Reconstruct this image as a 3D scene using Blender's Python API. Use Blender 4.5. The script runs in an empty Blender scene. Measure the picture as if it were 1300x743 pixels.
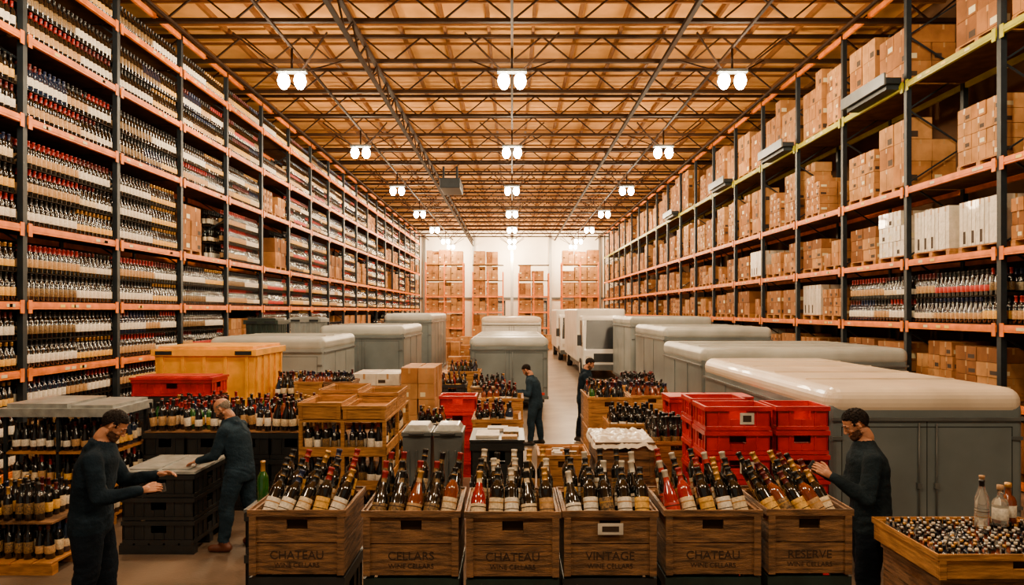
import bpy, math, random
import numpy as np
from mathutils import Vector, Matrix, noise, Euler
R=random.Random(7)
S=bpy.context.scene
COL=S.collection
CAMZ=2.85
# ---------------------------------------------------------------- materials
def mat(name,c,rough=.5,metal=0,var=0,scale=5,bump=0,bscale=40,coat=0,spec=.5,stretch=(1,1,1),trans=0,c2=None):
    m=bpy.data.materials.new(name); m.use_nodes=True
    nt=m.node_tree; b=nt.nodes['Principled BSDF']
    b.inputs['Base Color'].default_value=(*c,1); b.inputs['Roughness'].default_value=rough
    b.inputs['Metallic'].default_value=metal; b.inputs['Coat Weight'].default_value=coat
    b.inputs['Specular IOR Level'].default_value=spec
    b.inputs['Transmission Weight'].default_value=trans
    if var or c2 or bump:
        tc=nt.nodes.new('ShaderNodeTexCoord'); mp=nt.nodes.new('ShaderNodeMapping')
        mp.inputs['Scale'].default_value=stretch
        nt.links.new(tc.outputs['Object'],mp.inputs[0])
    if var or c2:
        n=nt.nodes.new('ShaderNodeTexNoise'); n.inputs['Scale'].default_value=scale; n.inputs['Detail'].default_value=6
        r=nt.nodes.new('ShaderNodeValToRGB')
        d=c2 if c2 else tuple(x*(1-var) for x in c); e=c if c2 else tuple(min(1,x*(1+var)) for x in c)
        r.color_ramp.elements[0].color=(*d,1); r.color_ramp.elements[1].color=(*e,1)
        r.color_ramp.elements[0].position=.35; r.color_ramp.elements[1].position=.65
        nt.links.new(mp.outputs[0],n.inputs['Vector']); nt.links.new(n.outputs['Fac'],r.inputs[0]); nt.links.new(r.outputs[0],b.inputs['Base Color'])
    if bump:
        n2=nt.nodes.new('ShaderNodeTexNoise'); n2.inputs['Scale'].default_value=bscale; n2.inputs['Detail'].default_value=4
        bp=nt.nodes.new('ShaderNodeBump'); bp.inputs['Strength'].default_value=bump; bp.inputs['Distance'].default_value=.02
        nt.links.new(mp.outputs[0],n2.inputs['Vector']); nt.links.new(n2.outputs['Fac'],bp.inputs['Height']); nt.links.new(bp.outputs[0],b.inputs['Normal'])
    return m
def emis(name,c,s):
    m=bpy.data.materials.new(name); m.use_nodes=True; b=m.node_tree.nodes['Principled BSDF']
    b.inputs['Emission Color'].default_value=(*c,1); b.inputs['Emission Strength'].default_value=s
    b.inputs['Base Color'].default_value=(.9,.9,.9,1); return m
M={}
M['concrete']=mat('concrete_floor',(.16,.115,.08),.34,0,.4,1.1,.15,30)
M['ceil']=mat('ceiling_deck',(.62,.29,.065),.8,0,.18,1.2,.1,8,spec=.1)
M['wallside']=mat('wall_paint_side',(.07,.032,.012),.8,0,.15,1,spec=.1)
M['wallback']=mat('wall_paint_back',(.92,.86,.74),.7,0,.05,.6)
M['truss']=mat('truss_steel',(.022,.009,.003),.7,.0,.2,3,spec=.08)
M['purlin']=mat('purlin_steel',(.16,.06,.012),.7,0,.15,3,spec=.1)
M['orange']=mat('orange_beam',(.80,.185,.0),.5,0,.22,4,spec=.25)
M['lime']=mat('yellow_green_beam',(.38,.36,.0),.45,0,.15,4,spec=.25)
M['post']=mat('rack_post',(.012,.017,.022),.5,0,.2,5,spec=.25)
M['deck']=mat('shelf_deck',(.075,.030,.008),.8,0,.3,4,spec=.1)
M['tray']=mat('bottle_tray',(.016,.009,.004),.8,0,.3,4,spec=.1)
M['tag']=mat('tag_white',(.72,.62,.35),.6)
M['tagy']=mat('tag_yellow',(.85,.6,.05),.6)
M['wood']=mat('pallet_wood',(.42,.18,.038),.65,0,.3,6,.3,25,stretch=(1,1,4),spec=.2)
M['woodd']=mat('crate_wood',(.19,.090,.030),.55,0,.65,5,.6,30,stretch=(1,1,9),spec=.3)
M['woodl']=mat('crate_wood_light',(.40,.18,.042),.6,0,.4,5,.4,30,stretch=(1,1,9),spec=.2)
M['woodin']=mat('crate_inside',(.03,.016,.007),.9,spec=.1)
M['ink']=mat('stencil_ink',(.035,.018,.009),.8)
for i,c in enumerate([(.30,.120,.032),(.38,.16,.044),(.21,.080,.021),(.43,.205,.065)]):
    M['cb%d'%i]=mat('cardboard_%d'%i,c,.8,0,.22,3,.12,20,spec=.15)
M['wrapw']=mat('white_wrap',(.66,.58,.46),.3,0,.14,6,.5,12,coat=.3)
M['tape']=mat('carton_tape',(.42,.22,.07),.4)
M['glass']=mat('bottle_glass_dark',(.004,.004,.0035),.12,0,coat=.5,spec=.7)
M['glassg']=mat('bottle_glass_green',(.010,.085,.008),.1,0,coat=.6,spec=.8)
M['glassr']=mat('bottle_glass_red',(.32,.006,.003),.1,0,coat=.6,spec=.8)
M['glassa']=mat('bottle_glass_amber',(.19,.034,.003),.1,0,coat=.6,spec=.8)
M['glassc']=mat('bottle_glass_clear',(.85,.85,.8),.06,0,trans=.85,spec=.6)
M['glassb']=mat('bottle_glass_blue',(.006,.016,.04),.12,0,coat=.5,spec=.7)
M['lab0']=mat('label_cream',(.74,.57,.34),.6,0,.25,60)
M['lab1']=mat('label_white',(.82,.74,.60),.6,0,.2,60)
M['lab2']=mat('label_yellow',(.78,.43,.06),.6,0,.2,60)
M['lab3']=mat('label_black_gold',(.035,.022,.012),.5,0,c2=(.34,.19,.05),scale=70)
M['lab4']=mat('label_tan',(.50,.28,.10),.6,0,.3,60)
M['lab5']=mat('label_red',(.45,.02,.008),.5,0,.2,60)
M['cap0']=mat('capsule_red',(.28,.008,.004),.35,0)
M['cap1']=mat('capsule_black',(.008,.008,.008),.35,0)
M['cap2']=mat('capsule_gold',(.55,.28,.055),.35,.5)
M['cap3']=mat('capsule_white',(.60,.52,.40),.4)
M['cap4']=mat('capsule_blue',(.010,.018,.06),.35,0)
M['cap5']=mat('capsule_wine',(.09,.006,.005),.35,0)
M['cork']=mat('cork',(.45,.24,.1),.8)
M['red']=mat('red_plastic',(.50,.006,.004),.38,0,.25,4,coat=.15)
M['green']=mat('dark_green_plastic',(.010,.025,.021),.42,0,.25,5)
M['black']=mat('black_plastic',(.013,.015,.017),.42,0,.25,5)
M['grey']=mat('grey_plastic',(.095,.105,.105),.4,0,.2,4)
M['dark']=mat('dark_recess',(.004,.004,.004),.9)
M['yellow']=mat('yellow_container',(.85,.37,.0),.45,0,.18,3,spec=.3)
M['tb']=mat('trailer_panel',(.135,.165,.17),.36,0,.2,1.2,coat=.15)
M['tbl']=mat('trailer_panel_light',(.25,.285,.285),.36,0,.15,1.5)
M['tbw']=mat('truck_white',(.75,.72,.65),.35,0,.1,1.5,coat=.2)
M['roofw']=mat('trailer_roof_cream',(.76,.62,.45),.34,0,.14,1.5,coat=.15)
M['roofg']=mat('trailer_roof_grey',(.40,.42,.39),.38,0,.18,1.5)
M['chrome']=mat('steel_trim',(.42,.40,.37),.3,.9)
M['tyre']=mat('tyre_rubber',(.012,.012,.012),.8)
M['screen']=mat('vehicle_glass',(.010,.013,.017),.25,0,spec=.5)
M['rearl']=mat('rear_light',(.5,.02,.01),.3)
M['lamp']=emis('lamp_bulb',(1,.84,.60),140)
M['lidg']=mat('grey_lid',(.30,.32,.31),.3,0,.25,7,.4,14,coat=.3)
M['paper']=mat('paper',(.62,.56,.47),.6,0,.2,8)
M['skin']=mat('skin',(.48,.205,.10),.5,0,.12,12)
M['lip']=mat('lips',(.34,.11,.07),.5)
M['eyew']=mat('eye_white',(.6,.56,.5),.3)
M['eyed']=mat('eye_iris',(.03,.02,.015),.2)
M['hairk']=mat('hair_dark',(.010,.006,.005),.7,0,.3,60,.5,120,spec=.2)
M['hairg']=mat('hair_grey',(.20,.16,.12),.75,0,.35,60,.5,120,spec=.2)
M['stub']=mat('beard_stubble',(.09,.04,.022),.75,0,.3,80,spec=.2)
M['navy']=mat('jacket_navy',(.008,.016,.026),.9,0,.3,8,.4,50,spec=.08)
M['navy2']=mat('coverall_blue',(.016,.032,.050),.9,0,.25,8,.4,50,spec=.08)
M['trou']=mat('trousers_black',(.006,.010,.017),.9,0,.2,8,.4,50,spec=.08)
M['char']=mat('sweater_charcoal',(.011,.019,.026),.9,0,.25,8,.4,50,spec=.08)
M['boot']=mat('boots_brown',(.10,.025,.008),.5,0,.2,10)
M['bootk']=mat('boots_black',(.014,.012,.011),.5)
# ---------------------------------------------------------------- mesh builder
FC={}
class MB:
    def __init__(s): s.v=[];s.f=[];s.m=[];s.sm=[];s.mats=[]
    def mi(s,k):
        if k not in s.mats: s.mats.append(k)
        return s.mats.index(k)
    def add(s,vs,fs,k,sm=False,T=None):
        o=len(s.v); i=s.mi(k) if isinstance(k,str) else None
        s.v+= [tuple(T@Vector(p)) for p in vs] if T is not None else [tuple(p) for p in vs]
        for n,f in enumerate(fs):
            s.f.append([o+a for a in f]); s.m.append(i if i is not None else s.mi(k[n])); s.sm.append(sm)
    def box(s,a,b,k,T=None):
        x0,y0,z0=a;x1,y1,z1=b
        s.add([(x0,y0,z0),(x1,y0,z0),(x1,y1,z0),(x0,y1,z0),(x0,y0,z1),(x1,y0,z1),(x1,y1,z1),(x0,y1,z1)],
              [(0,3,2,1),(4,5,6,7),(0,1,5,4),(1,2,6,5),(2,3,7,6),(3,0,4,7)],k,False,T)
    def frus(s,a,b,a2,b2,k,T=None):
        s.add([(a[0],a[1],a[2]),(b[0],a[1],a[2]),(b[0],b[1],a[2]),(a[0],b[1],a[2]),(a2[0],a2[1],b[2]),(b2[0],a2[1],b[2]),(b2[0],b2[1],b[2]),(a2[0],b2[1],b[2])],
              [(0,3,2,1),(4,5,6,7),(0,1,5,4),(1,2,6,5),(2,3,7,6),(3,0,4,7)],k,False,T)
    def bar(s,p,q,w,k,h=None):
        p=Vector(p);q=Vector(q);d=q-p;L=d.length;h=h or w
        T=Matrix.Translation(p)@d.to_track_quat('Z','Y').to_matrix().to_4x4()
        s.box((-w/2,-h/2,0),(w/2,h/2,L),k,T)
    def lathe(s,prof,T,n=10):
        m=len(prof); A=np.array([(p[0],p[1]) for p in prof]); t=np.arange(n)*2*math.pi/n
        X=np.outer(A[:,0],np.cos(t)).ravel(); Y=np.outer(A[:,0],np.sin(t)).ravel(); Z=np.repeat(A[:,1],n)
        P=np.stack([X,Y,Z,np.ones_like(X)],1)@np.array(T).T
        o=len(s.v); s.v+=P[:,:3].tolist()
        if (m,n) not in FC: FC[(m,n)]=np.array([(i*n+a,i*n+(a+1)%n,(i+1)*n+(a+1)%n,(i+1)*n+a) for i in range(m-1) for a in range(n)])
        s.f+=(FC[(m,n)]+o).tolist()
        for i in range(m-1): s.m+=[s.mi(prof[i+1][2])]*n
        s.sm+=[True]*(n*(m-1))
    def cyl(s,p,q,r,k,n=12,r2=None):
        p=Vector(p);q=Vector(q);d=q-p;L=d.length;r2=r if r2 is None else r2
        T=Matrix.Translation(p)@d.to_track_quat('Z','Y').to_matrix().to_4x4()
        s.lathe([(0.0005,0,k),(r,0,k),(r2,L,k),(0.0005,L,k)],T,n)
    def mesh(s,name):
        me=bpy.data.meshes.new(name); me.from_pydata(s.v,[],s.f)
        for k in s.mats: me.materials.append(M[k])
        me.polygons.foreach_set('material_index',s.m); me.polygons.foreach_set('use_smooth',s.sm); me.update()
        return me
    def obj(s,name,parent=None,loc=(0,0,0),rz=0,bev=0,seg=2):
        o=bpy.data.objects.new(name,s.mesh(name)); COL.objects.link(o); o.location=loc; o.rotation_euler=(0,0,rz)
        if parent: o.parent=parent
        if bev:
            b=o.modifiers.new('bevel','BEVEL'); b.width=bev; b.segments=seg; b.limit_method='ANGLE'
        return o
def inst(me,name,loc,rz=0,parent=None,rot=None,sc=None):
    o=bpy.data.objects.new(name,me); COL.objects.link(o); o.location=loc; o.rotation_euler=rot or (0,0,rz)
    if sc: o.scale=sc
    if parent: o.parent=parent
    return o
def empty(name,loc=(0,0,0),rz=0):
    e=bpy.data.objects.new(name,None); COL.objects.link(e); e.location=loc; e.rotation_euler=(0,0,rz); e.empty_display_size=.2; return e
def TR(x,y,z,sc=1,rx=0,ry=0,rz=0):
    return Matrix.Translation((x,y,z))@Euler((rx,ry,rz)).to_matrix().to_4x4()@Matrix.Scale(sc,4)
def bprof(g,lab,cap,kind=0,fine=False):
    if kind==0:
        p=[(.0005,0,g),(.034,0,g),(.037,.005,g),(.037,.055,g)]
        if fine: p+=[(.0373,.056,lab),(.0373,.085,lab),(.0374,.086,'ink'),(.0374,.09,'ink'),(.0373,.091,lab),(.0373,.118,lab),(.0374,.119,'cap2'),(.0374,.124,'cap2'),(.0373,.125,lab),(.0373,.145,lab)]
        else: p+=[(.0375,.056,lab),(.0375,.145,lab)]
        p+=[(.037,.146,g),(.037,.185,g),(.034,.202,g),(.024,.22,g),(.0155,.236,g)]
        if fine: p+=[(.015,.237,cap),(.0145,.262,cap),(.0165,.263,'cap2'),(.0165,.266,'cap2')]
        p+=[(.0148,.267 if fine else .25,cap),(.0145,.290,cap),(.0165,.291,cap),(.0165,.303,cap),(.0005,.305,cap)]
    elif kind==1:
        p=[(.0005,0,g),(.038,0,g),(.041,.006,g),(.041,.05,g),(.0415,.051,lab)]
        if fine: p+=[(.0415,.07,lab),(.0416,.071,'cap2'),(.0416,.075,'cap2'),(.0415,.076,lab),(.0415,.10,lab),(.0416,.101,'ink'),(.0416,.106,'ink'),(.0415,.107,lab)]
        p+=[(.0415,.12,lab),(.041,.121,g),(.041,.145,g),(.034,.175,g),(.022,.21,g),(.016,.235,g),
           (.015,.24,lab if fine else g),(.015,.258,lab if fine else g),(.0155,.259,cap),(.0155,.285,cap),(.017,.286,cap),(.017,.298,cap),(.0005,.3,cap)]
    else:
        p=[(.0005,0,g),(.043,0,g),(.046,.006,g),(.046,.04,g),(.0465,.041,lab),(.0465,.115,lab),(.046,.116,g),(.046,.14,g),(.036,.165,g),(.018,.178,g),(.0165,.225,g),(.02,.226,cap),(.02,.255,cap),(.0005,.257,cap)]
    return p
# ---------------------------------------------------------------- people
def limb(b,p,q,r0,r1,fl=1.0,n=14):
    p=Vector(p);q=Vector(q);d=q-p;L=max(d.length,1e-4)
    T=Matrix.Translation(p)@d.to_track_quat('Z','Y').to_matrix().to_4x4()@Matrix.Diagonal((1,fl,1,1))
    pr=[(.0004,-r0,'skin')]
    for a in (60,30): pr.append((r0*math.cos(math.radians(a)),-r0*math.sin(math.radians(a)),'skin'))
    pr+=[(r0,0,'skin'),((r0+r1)/2,L/2,'skin'),(r1,L,'skin')]
    for a in (30,60): pr.append((r1*math.cos(math.radians(a)),L+r1*math.sin(math.radians(a)),'skin'))
    pr.append((.0004,L+r1,'skin')); 
    b.lathe(pr,T,n)
def ell(b,c,r):
    pr=[(.001,-1,'skin')]+[(math.cos(math.radians(a)),math.sin(math.radians(a)),'skin') for a in range(-75,90,15)]+[(.001,1,'skin')]
    b.lathe(pr,Matrix.Translation(c)@Matrix.Diagonal((r[0],r[1],r[2],1)),18)
def loft(b,rings):
    n=24; vs=[];fs=[]
    for c,rx,ry,U in rings:
        for a in range(n):
            t=2*math.pi*a/n; co,si=math.cos(t),math.sin(t)
            vs.append(tuple(U@Vector((c[0]+rx*abs(co)**.85*(1 if co>0 else -1),c[1]+ry*si,c[2]))))
    for i in range(len(rings)-1):
        for a in range(n): fs.append((i*n+a,i*n+(a+1)%n,(i+1)*n+(a+1)%n,(i+1)*n+a))
    fs.append(tuple(range(n-1,-1,-1))); k=(len(rings)-1)*n; fs.append(tuple(range(k,k+n)))
    b.add(vs,fs,'skin',True)
def remesh(b,vox,sm,name):
    me=bpy.data.meshes.new(name); me.from_pydata(b.v,[],b.f); o=bpy.data.objects.new('tmp',me); COL.objects.link(o)
    m=o.modifiers.new('r','REMESH'); m.mode='VOXEL'; m.voxel_size=vox
    s=o.modifiers.new('s','SMOOTH'); s.factor=.5; s.iterations=sm
    dg=bpy.context.evaluated_depsgraph_get(); dg.update()
    r=bpy.data.meshes.new_from_object(o.evaluated_get(dg)); bpy.data.objects.remove(o); r.name=name
    r.materials.clear()
    for p in r.polygons: p.use_smooth=True
    return r
def setm(me,fn,keys):
    for k in keys: me.materials.append(M[k])
    for p in me.polygons: p.material_index=keys.index(fn(p.center))
def sstep(a,b_,x): t=min(1,max(0,(x-a)/(b_-a))); return t*t*(3-2*t)
HC={}
def hand_mesh(curl):
    if curl in HC: return HC[curl]
    b=MB(); 
    for i,(x,L,r) in enumerate([(-.030,.068,.0082),(-.010,.077,.009),(.011,.073,.009),(.031,.058,.0078)]):
        x*=-1
        limb(b,(x*.5,.0,0),(x,.078,0),.015,.0125,.8,10)
        p=Vector((x,.080,0)); a=0.08
        for j,(fr,rr) in enumerate([(.45,1),(.32,.92),(.23,.82)]):
            a+=curl*(.55 if j==0 else .8); q=p+Vector((x*.08,math.cos(a),-math.sin(a)))*L*fr
            limb(b,p,q,r*rr,r*rr*.92,1,10); p=q
    limb(b,(0,-.035,0),(0,.02,0),.026,.03,.75,12)
    p=Vector((.022,.015,-.006)); q=p+Vector((.026,.028,-.012)); limb(b,p,q,.015,.012,1,10)
    t=q+Vector((.014,.026,-.010)); limb(b,q,t,.0115,.010,1,10); u=t+Vector((.0,.022,-.012*max(.5,curl))); limb(b,t,u,.0098,.008,1,10)
    me=remesh(b,.0036,2,'hand'); me.materials.append(M['skin']); HC[curl]=me; return me
def head_base():
    b=MB()
    ell(b,(0,-.014,.148),(.076,.096,.088)); ell(b,(0,.020,.112),(.066,.068,.082)); ell(b,(0,.022,.060),(.056,.060,.055)); ell(b,(0,.050,.030),(.036,.036,.030)); ell(b,(0,.066,.020),(.021,.018,.018))
    for s in (-1,1): limb(b,(s*.052,-.005,.060),(s*.022,.060,.022),.016,.015)
    limb(b,(0,-.028,-.01),(0,-.022,.05),.054,.055)
    for s in (-1,1):
        limb(b,(s*.075,-.006,.125),(s*.080,-.014,.10),.012,.011); limb(b,(s*.075,-.004,.10),(s*.073,.0,.082),.011,.008)
        ell(b,(s*.042,.056,.088),(.020,.018,.016)); limb(b,(s*.014,.083,.134),(s*.046,.070,.131),.009,.008)
        ell(b,(s*.011,.097,.079),(.009,.011,.008))
    limb(b,(0,.082,.128),(0,.101,.088),.008,.010); ell(b,(0,.102,.083),(.010,.011,.009))
    ell(b,(0,.070,.052),(.026,.018,.018)); limb(b,(-.017,.084,.053),(.017,.084,.053),.0055,.0055); limb(b,(-.014,.083,.043),(.014,.083,.043),.006,.006)
    return remesh(b,.0042,2,'head')
HEAD=head_base()
def person(loc,face,scale,lean,targets,head,feet,jacket,trousers,shoe,hair,beard,hood=False,bald=False,held=None,curl=.5,palm=None,wide=1.0,vox=.0115):
    ang=math.atan2(face[1],face[0])-math.pi/2
    e=empty('warehouse_worker',loc,ang); e.scale=(scale,)*3
    W=Matrix.Translation(loc)@Matrix.Rotation(ang,4,'Z')@Matrix.Scale(scale,4); Wi=W.inverted()
    def up(z): 
        a=-lean*(.25*sstep(.85,1.05,z)+.35*sstep(1.0,1.3,z)+.4*sstep(1.25,1.5,z))
        return Matrix.Translation((0,0,.93))@Matrix.Rotation(a,4,'X')@Matrix.Translation((0,0,-.93))
    def U(p): return up(p[2])@Vector(p)
    b=MB(); wd=wide
    prof=[(.80,.172,.125),(.84,.178,.130),(.92,.172,.128),(1.0,.160,.122),(1.10,.162,.122),(1.22,.178,.128),(1.32,.188,.130),(1.39,.184,.117),(1.44,.150,.095),(1.475,.105,.080),(1.52,.066,.066)]
    loft(b,[((0,-.005,z),rx*wd,ry*wd,up(z)) for z,rx,ry in prof])
    ell(b,U((0,-.025,1.34)),(.15*wd,.10*wd,.12)); 
    sx=.176*wd
    for s in (-1,1):
        limb(b,U((s*.045,-.018,1.475)),U((s*(sx-.01),-.01,1.405)),.042,.060*wd)
    if hood:
        for i in range(7):
            t=math.radians(200+i*20); t2=math.radians(200+(i+1)*20)
            limb(b,U((.085*math.cos(t),-.01+.08*math.sin(t),1.505)),U((.085*math.cos(t2),-.01+.08*math.sin(t2),1.505)),.028,.028)
        limb(b,U((-.05,-.085,1.465)),U((.05,-.085,1.465)),.042,.042); limb(b,U((0,-.09,1.45)),U((0,-.115,1.36)),.05,.028)
    for i in range(12):
        t=i*math.pi/6;t2=t+math.pi/6
        limb(b,U((.056*math.cos(t),-.008+.058*math.sin(t),1.515-.012*math.sin(t))),U((.056*math.cos(t2),-.008+.058*math.sin(t2),1.515-.012*math.sin(t2))),.014,.014)
    pos=U((0,.0,1.555)); Hm=Matrix.Translation(pos)@Matrix.Rotation(-lean*.8,4,'X')@Matrix.Rotation(head[1],4,'Z')@Matrix.Translation((0,-.02,0))@Matrix.Rotation(-head[0],4,'X')@Matrix.Translation((0,.02,0))
    n0=U((0,-.02,1.45)); n1=Hm@Vector((0,-.026,.03)); limb(b,n0,n1,.056,.053)
    for s,(fx,fy,kb) in zip((-1,1),feet):
        hp=Vector((s*.092*wd,0,.88)); an=Vector((fx,fy,.13)); kn=(hp+an)/2+Vector((s*.012,kb,.02))
        limb(b,hp,kn,.108*wd,.074*wd); limb(b,kn,kn+(an-kn)*.4+Vector((0,-.015,0)),.074*wd,.070*wd); limb(b,kn+(an-kn)*.4+Vector((0,-.015,0)),an,.070*wd,.060)
        limb(b,an+Vector((0,0,.0)),(fx,fy-.03,.06),.055,.052)
        limb(b,(fx,fy-.055,.05),(fx+s*.02,fy+.14,.042),.048,.042,1)
    ell(b,(0,-.04,.90),(.150*wd,.100*wd,.12))
    arms=[]
    for s,tg in zip((-1,1),targets):
        sh=U((s*sx,-.01,1.40)); t=Wi@Vector(tg); L1,L2=.295,.265; d=t-sh
        dl=min(d.length,L1+L2-.02); dn=d.normalized(); t=sh+dn*dl
        a=(L1*L1-L2*L2+dl*dl)/(2*dl); h=math.sqrt(max(0,L1*L1-a*a)); hint=Vector((s*.35,-.45,-.85)); hint=(hint-dn*hint.dot(dn)).normalized()
        el=sh+dn*a+hint*h
        limb(b,sh,sh+(el-sh)*.5,.063*wd,.057*wd); limb(b,sh+(el-sh)*.5,el,.057*wd,.047*wd); limb(b,el,el+(t-el)*.4,.047*wd,.045*wd); limb(b,el+(t-el)*.4,t,.044*wd,.034)
        limb(b,t-(t-el).normalized()*.03,t,.036,.035)
        arms.append((s,sh,el,t))
    me=remesh(b,vox,3,'body')
    nd=(n1-n0); nl=nd.length; ndn=nd.normalized()
    def neckp(c):
        q=c-n0; t=q.dot(ndn)/nl; return t>.50 and (q-ndn*t*nl).length<.064
    for v in me.vertices:
        p=v.co.copy()
        if neckp(p): continue
        nn=noise.noise(p*6)*.009
        f=1-abs(noise.noise(Vector((p.x*7,p.y*7,p.z*19+p.x*9))))*2
        kz=max(math.exp(-((p.z-.92)/.10)**2),math.exp(-((p.z-.50)/.12)**2),math.exp(-((p.z-.18)/.09)**2),math.exp(-((p.z-1.15)/.12)**2)*.8,.35)
        nn+=f*.010*kz+noise.noise(p*25)*.002
        if p.z>.13: v.co=p+v.normal*nn
        v.co.z=max(v.co.z,.002)
    def fn(c):
        if neckp(c): return 'skin'
        if c.z<.115: return shoe
        if c.z>.835 or abs(c.x)>.27: return jacket
        return trousers
    setm(me,fn,list(dict.fromkeys([jacket,trousers,shoe,'skin'])))
    o=bpy.data.objects.new('body',me); COL.objects.link(o); o.parent=e
    for s,sh,el,t in arms:
        f=(t-el).normalized()
        pn=Vector(palm[0 if s<0 else 1]) if palm else Vector((0,0,-1))
        zax=-(pn-f*pn.dot(f)).normalized(); xax=f.cross(zax).normalized()
        Rm=Matrix((xax,f,zax)).transposed().to_4x4()
        hm=hand_mesh(curl)
        ho=bpy.data.objects.new('hand',hm); COL.objects.link(ho); ho.parent=e
        ho.matrix_local=Matrix.Translation(t+f*.035)@Rm@Matrix.Diagonal((-1 if s>0 else 1,1,1,1))
        if held and held[0]==s:
            hb=MB(); Th=Matrix.Translation(t+f*.035)@Rm@Matrix.Translation((0,.085,-.032))
            hb.box((-.038,-.07,-.006),(.038,.07,.006),'black',Th); hb.box((-.034,-.065,.006),(.034,.065,.007),'screen',Th)
            hb.obj('held_device',parent=e)
    hm=HEAD.copy(); hm.name='head'
    def hz(c):
        y=c.y
        if y>.02: ln=.172+.012*(1-min(1,abs(c.x)/.06))
        elif y>-.02: ln=.150 if abs(c.x)>.03 else .1
        else: ln=.150-(-.02-y)*1.9
        ln=max(ln,.045)
        if abs(c.x)>.055 and -.015<y<.028: ln=.118
        v=c.z-ln+.004*noise.noise(c*70)
        if bald: v=min(v,.170-c.z,.0 - y+.02)
        return v
    def bd(c):
        if not beard: return -1
        top=.058+max(0,abs(c.x)-.035)*1.0
        v=min(top-c.z,c.y+.0,c.z+.012)
        if abs(c.x)<.019 and .038<c.z<.058: v=-1
        if abs(c.x)<.026 and .058<c.z<.072 and c.y>.07: v=.004
        if c.y<.03 and c.z<.03: v=-1
        return v+.003*noise.noise(c*70)
    ear=lambda c: abs(c.x)>.0735 and -.03<c.y<.012 and .07<c.z<.14
    for v in hm.vertices:
        c=v.co.copy(); h=hz(c)
        for s in (-1,1):
            d=(c-Vector((s*.031,.080,.112))); q=math.exp(-((d.x/.015)**2+(d.z/.009)**2))
            if c.y>.03: v.co=v.co-Vector((0,.007*q,0))
        if ear(c): continue
        if h>0: v.co=v.co+v.normal*(min(h*1.2,.003 if bald else .010)+.0018*noise.noise(c*90))
        elif bd(c)>0: v.co=v.co+v.normal*min(.0025,bd(c)*.5)
    lip=lambda c: abs(c.x)<.021 and .038<c.z<.058 and c.y>.082
    setm(hm,lambda c: 'skin' if ear(c) else (hair if hz(c)>.0 else ('lip' if lip(c) else ('stub' if bd(c)>0 else 'skin'))),list(dict.fromkeys([hair,'lip','stub','skin'])))
    ho=bpy.data.objects.new('head',hm); COL.objects.link(ho); ho.parent=e; ho.matrix_local=Hm
    hb=MB()
    for s in (-1,1):
        pr=lambda k,r:[(.0004,-r,k)]+[(r*math.cos(math.radians(a)),r*math.sin(math.radians(a)),k) for a in range(-60,90,30)]+[(.0004,r,k)]
        hb.lathe(pr('eyew',.0110),Matrix.Translation((s*.031,.0655,.112)),12); hb.lathe(pr('eyed',.0052),Matrix.Translation((s*.031,.0725,.1115)),10)
        hb.bar((s*.015,.0905,.141),(s*.046,.0755,.140),.005,hair)
    eo=hb.obj('eyes',parent=e); eo.matrix_local=Hm
    return e
person((-3.72,6.2,0),(.93,.30),1.12,.16,[(-3.30,6.50,1.33),(-3.24,6.08,1.29)],(.50,.0),[(-.12,.10,.03),(.12,-.06,.03)],'navy','trou','bootk','hairk',True,hood=True,held=(1,0),curl=.5,palm=((.5,0,-.8),(-.5,0,-.5)),wide=1.15)
person((-3.27,8.42,0),(-.93,.12),1.03,.24,[(-3.72,8.32,1.07),(-3.72,8.66,1.07)],(.45,.1),[(-.14,.12,.03),(.13,-.14,.02)],'navy2','navy2','boot','hairg',True,hood=True,bald=True,curl=.25,wide=1.12)
person((3.16,6.2,0),(-.95,.22),1.12,.08,[(2.76,6.02,1.42),(2.82,6.32,1.38)],(.42,.0),[(-.12,.06,.02),(.12,-.05,.02)],'char','trou','bootk','hairk',True,held=(-1,0),curl=.5,palm=((.6,0,-.3),(-.6,0,-.3)),wide=1.15)
person((.50,14.9,0),(-.75,.25),.98,.22,[(.10,14.7,1.14),(.12,15.0,1.14)],(.5,0),[(-.12,.08,.03),(.13,-.08,.02)],'navy2','navy2','bootk','hairk',True,curl=.25,wide=1.12,vox=.015)
person((1.58,15.4,0),(.93,-.2),1.03,.12,[(1.98,15.5,1.15),(1.95,15.15,1.15)],(.4,0),[(-.12,.12,.03),(.12,-.1,.02)],'navy','trou','bootk','hairk',True,hood=True,curl=.5,wide=1.12,vox=.015)
# ---------------------------------------------------------------- room
YN,YF=-4,64; XW=10.2; ZC=10.3
b=MB(); b.box((-XW-.3,YN,-.2),(XW+.3,YF+.3,0),'concrete'); b.obj('floor')
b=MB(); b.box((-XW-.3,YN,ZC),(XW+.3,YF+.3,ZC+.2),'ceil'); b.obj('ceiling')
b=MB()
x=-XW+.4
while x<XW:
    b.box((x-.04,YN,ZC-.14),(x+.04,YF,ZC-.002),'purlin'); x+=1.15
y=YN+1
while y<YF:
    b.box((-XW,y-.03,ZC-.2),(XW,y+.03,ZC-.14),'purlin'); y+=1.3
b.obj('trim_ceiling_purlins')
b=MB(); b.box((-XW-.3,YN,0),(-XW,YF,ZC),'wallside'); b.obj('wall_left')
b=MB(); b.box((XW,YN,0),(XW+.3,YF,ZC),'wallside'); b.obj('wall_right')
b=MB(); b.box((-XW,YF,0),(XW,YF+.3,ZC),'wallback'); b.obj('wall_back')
b=MB(); 
for x in (-8,-3.5,0,3.5,8): b.box((x-.12,YF-.12,0),(x+.12,YF-.003,ZC-.5),'chrome')
b.box((-XW,YF-.08,3.9),(XW,YF-.004,4.1),'grey')
b.obj('trim_back_columns')
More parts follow.
